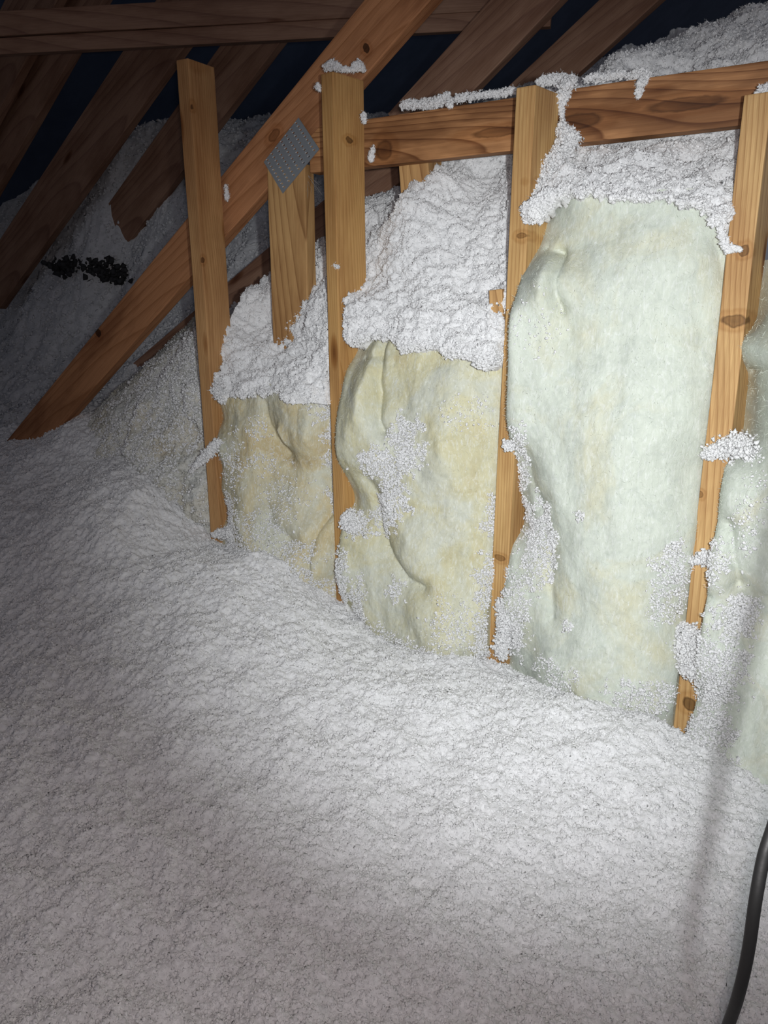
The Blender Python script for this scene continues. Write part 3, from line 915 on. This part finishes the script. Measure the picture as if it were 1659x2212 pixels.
# ------------------------------------------------------------------ single clumps one could lift off
def clump(pts, label, group=None, dens=1.5, r=(.0013, .0034), hang=0.0):
    """pts: list of (u, v, y, radius_m) beads; the clump is one woolly mass through them"""
    s = Soup()
    C = np.array([at_y(u, v, y) for u, v, y, _ in pts]); R = np.array([q[3] for q in pts])
    seg = []
    for i in range(len(C) - 1):
        n = max(2, int(np.linalg.norm(C[i + 1] - C[i]) / (.35 * (R[i] + R[i + 1]) / 2)))
        for k in range(n):
            t_ = k / n; seg.append((C[i] * (1 - t_) + C[i + 1] * t_, R[i] * (1 - t_) + R[i + 1] * t_))
    seg.append((C[-1], R[-1]))
    P = []; Nn = []
    for c, rad in seg:
        n = max(3, int(dens * 4.0e5 * rad * rad))
        d = rng.normal(size=(n, 3)); d /= np.linalg.norm(d, axis=1, keepdims=True)
        rr = rad * rng.random((n, 1)) ** .5 * (1 + .3 * rng.normal(size=(n, 1)))
        P.append(c + d * rr); Nn.append(d)
    P = np.concatenate(P); Nn = np.concatenate(Nn)
    add_flocks(s, P, r)
    k = rng.integers(0, len(P), len(P) * 3)
    add_fibres(s, P[k] + rng.normal(size=(len(k), 3)) * .0015, Nn[k], (.002, .006), (.0002, .0006), .3)
    o = s.build('fluff_clump', M_fill, origin=C[0])
    return tag(o, label, 'fluff clump', group or 'small clumps of fluff on the timber')


clump([(703, 146, .03, .006), (722, 141, .03, .009), (738, 150, .03, .004), (760, 150, .04, .004), (774, 140, .05, .009), (786, 152, .06, .004)],
      'white fluff on the sawn top of the second stud')
clump([(870, 226, .12, .007), (905, 226, .12, .008), (950, 220, .115, .010), (965, 205, .115, .006), (972, 228, .10, .007)],
      'spiky white clump lying on the chord between the second and third studs')
clump([(985, 213, .13, .007), (1020, 208, .13, .006), (1048, 204, .125, .005), (1075, 203, .125, .006), (1110, 196, .125, .006)],
      'low ridge of fluff along the chord just left of the third stud')
clump([(1165, 178, .10, .007), (1195, 172, .11, .009), (1225, 172, .11, .009), (1238, 170, .12, .007), (1220, 190, .085, .012), (1215, 212, .085, .010), (1212, 228, .085, .004),
       (1215, 262, .08, .003), (1216, 285, .07, .012), (1240, 300, .075, .014), (1215, 320, .06, .016), (1195, 350, .05, .016), (1180, 385, .04, .016), (1160, 420, .02, .014), (1145, 446, .00, .009)],
      'long trailing fluff draped down the right side of the third stud')
clump([(1168, 455, -.005, .005), (1167, 470, -.005, .003), (1168, 482, -.005, .002)], 'thin dangling wisp of fluff beside the third stud at the top of the tallest batt')
clump([(1362, 164, .125, .008), (1385, 163, .12, .009), (1400, 160, .12, .006), (1383, 182, .10, .008), (1380, 200, .10, .005), (1380, 210, .10, .003)],
      'icicle-shaped fluff hanging over the top edge of the chord')
clump([(1640, 200, .04, .006), (1656, 193, .05, .008), (1675, 196, .06, .007)], 'fluff at the top of the rightmost stud')
clump([(1265, 172, .125, .004), (1290, 168, .125, .007), (1320, 165, .125, .006), (1345, 160, .125, .006)], 'thin white line of fluff on the chord right of the third stud')
clump([(785, 245, .05, .004), (787, 262, .05, .005)], 'white speck stuck to the upper right edge of the second stud')
clump([(687, 186, -.002, .006), (688, 194, -.002, .004)], 'white speck on the upper left edge of the second stud')
clump([(803, 330, .10, .005), (800, 345, .10, .005), (806, 318, .10, .003)], 'shreds of fluff at the left end of the chord by the round knot')
clump([(488, 400, .088, .003), (491, 430, .088, .004), (490, 412, .088, .003)], 'shreds stuck to the right edge of the leftmost stud by the diagonal')
clump([(722, 573, -.004, .0025), (730, 577, -.006, .004)], 'tiny star of fluff on the front of the second stud', r=(.001, .002))
# fluff reaching over stud faces
clump([(470, 955, -.012, .012), (455, 975, -.018, .013), (440, 990, -.022, .011), (425, 1005, -.022, .007), (412, 1020, -.02, .003)],
      'pointed tuft poking left across the face of the leftmost stud')
clump([(505, 1150, -.02, .02), (480, 1152, -.025, .011), (460, 1155, -.022, .006)], 'tuft crossing the foot of the leftmost stud')
clump([(465, 842, .0, .010), (480, 860, -.002, .014), (478, 820, .02, .012)], 'ragged tuft on the right side of the leftmost stud above the yellow batt')
clump([(755, 1110, -.02, .012), (745, 1130, -.022, .013), (765, 1140, -.03, .014)], 'ball of fluff against the lower right side of the second stud')
clump([(1093, 962, -.03, .009), (1100, 965, -.03, .010), (1106, 958, -.035, .008)], 'little tuft on the right edge of the third stud, halfway down')
clump([(1520, 985, -.008, .006), (1540, 975, -.012, .013), (1560, 970, -.015, .016), (1585, 960, -.02, .020), (1605, 965, -.03, .020)],
      'wispy tuft lying across the middle of the rightmost stud')
clump([(1495, 1213, -.006, .006), (1510, 1208, -.012, .009), (1530, 1203, -.02, .014)], 'narrow tuft crossing the rightmost stud below its middle')
clump([(1470, 1362, -.01, .012), (1485, 1365, -.02, .018), (1470, 1400, -.015, .018), (1490, 1410, -.03, .022), (1472, 1440, -.015, .012), (1500, 1450, -.03, .016), (1510, 1380, -.03, .018)],
      'fat clump burying the lower part of the rightmost stud')
clump([(1505, 1560, -.02, .010), (1495, 1575, -.02, .008), (1520, 1590, -.03, .014)], 'clump at the foot of the rightmost stud')
clump([(1080, 1300, -.012, .010), (1090, 1330, -.02, .014), (1085, 1370, -.02, .014), (1085, 1410, -.02, .016)], 'fluff piled against the foot of the third stud')
clump([(1555, 470, .0, .006), (1558, 500, -.01, .005), (1572, 540, -.012, .006), (1590, 538, -.008, .003), (1600, 540, -.006, .002)], 'curl of fluff where the tallest batt meets the rightmost stud')

# ------------------------------------------------------------------ small things
# splintered block next to the third stud
q0 = at_y(1072, 630, .03); q1 = at_y(1076, 700, .03)
o = board('wood_block', (q1[0] + .006, .024, q1[2]), (q0[0] + .006, .024, q0[2] + .004), .028, .03, (1, 0, 0), M_post, segs=3)
tag(o, 'small splintered wood block poking from the fluff left of the third stud', 'wood block')

# hole in the far drift: black flocks, their colour standing in for its shade
s = Soup()
pts = [(172, 575), (200, 570), (225, 585), (250, 590), (270, 600), (290, 590), (235, 575), (205, 588)]
for (u, v) in pts:
    c = at_y(u, v, 1.0)
    n = 120
    d = rng.normal(size=(n, 3)) * np.array([.05, .06, .013])
    add_flocks(s, c + d + np.array([.02, -.04, 0]), (.005, .014))
o = s.build('dark_hole', plain('hole_shade', (.03, .03, .032), .9), origin=at_y(230, 585, 1.0))
tag(o, 'dark hole in the dim grey drift left of the diagonal web, its shade made of black flocks', 'hole')

# cobweb by the vertical web
s = Soup()
for k in range(9):
    a0 = at_y(660 + random.uniform(-2, 6), 372 + random.uniform(0, 12), TY + .01); a1 = at_y(662 + random.uniform(-2, 12) + 22 * (k % 3 == 0), 400 + 7 * k * .5, TY - .0)
    a0 = np.array(a0); a1 = np.array(a1)
    tt = np.linspace(0, 1, 7)[:, None]
    ln = a0 * (1 - tt) + a1 * tt + np.array([.004, 0, -.004]) * np.sin(pi * tt)
    sd_ = np.array([.0002, 0, .0002])
    V = np.concatenate([ln - sd_, ln + sd_, ln + np.array([0, .0003, 0])])
    i = np.arange(6)
    s.add(V, np.concatenate([np.stack([i, i + 1, i + 8, i + 7], 1), np.stack([i + 7, i + 8, i + 15, i + 14], 1), np.stack([i + 14, i + 15, i + 1, i], 1)]))
o = s.build('cobweb', plain('silk', (.45, .43, .38), .8), origin=at_y(660, 380, TY))
tag(o, 'thin cobweb strands between the vertical web and the second stud', 'cobweb')

# black cable hanging close to the camera at the right
cp = [(1880, 900, .44), (1800, 1300, .47), (1730, 1560, .49), (1678, 1760, .50), (1650, 1850, .50), (1632, 1945, .50), (1617, 2050, .51), (1600, 2130, .52), (1580, 2195, .54),
      (1545, 2280, .58), (1490, 2380, .68), (1400, 2480, .84)]
C = np.array([at_d(u, v, d) for u, v, d in cp])
C = np.concatenate([C, [C[-1] + np.array([-.05, -.10, -.02])]])
tt = np.arange(len(C)); fine = np.linspace(0, len(C) - 1, 140)


def catmull(C, fine):
    out = []
    for t_ in fine:
        i = min(int(t_), len(C) - 2); f = t_ - i
        p0, p1, p2, p3 = C[max(i - 1, 0)], C[i], C[i + 1], C[min(i + 2, len(C) - 1)]
        out.append(.5 * ((2 * p1) + (-p0 + p2) * f + (2 * p0 - 5 * p1 + 4 * p2 - p3) * f * f + (-p0 + 3 * p1 - 3 * p2 + p3) * f ** 3))
    return np.array(out)


L = catmull(C, fine)
T = np.gradient(L, axis=0); T /= np.linalg.norm(T, axis=1, keepdims=True)
e1 = np.cross(T, fwd); e1 /= np.linalg.norm(e1, axis=1, keepdims=True); e2 = np.cross(T, e1)
K = 16; ang = np.arange(K) * 2 * pi / K
R = .0041
V = (L[:, None] + R * (np.cos(ang)[None, :, None] * e1[:, None] + np.sin(ang)[None, :, None] * e2[:, None])).reshape(-1, 3)
i = np.arange(len(L) - 1)[:, None] * K; j = np.arange(K)[None]
Fq = np.stack([i + j, i + (j + 1) % K, i + K + (j + 1) % K, i + K + j], -1).reshape(-1, 4)
s = Soup(); s.add(V, Fq)
o = s.build('power_cable', M_cable, origin=L[0])
tag(o, 'black cable hanging in the near right foreground, running off the bottom edge', 'cable')
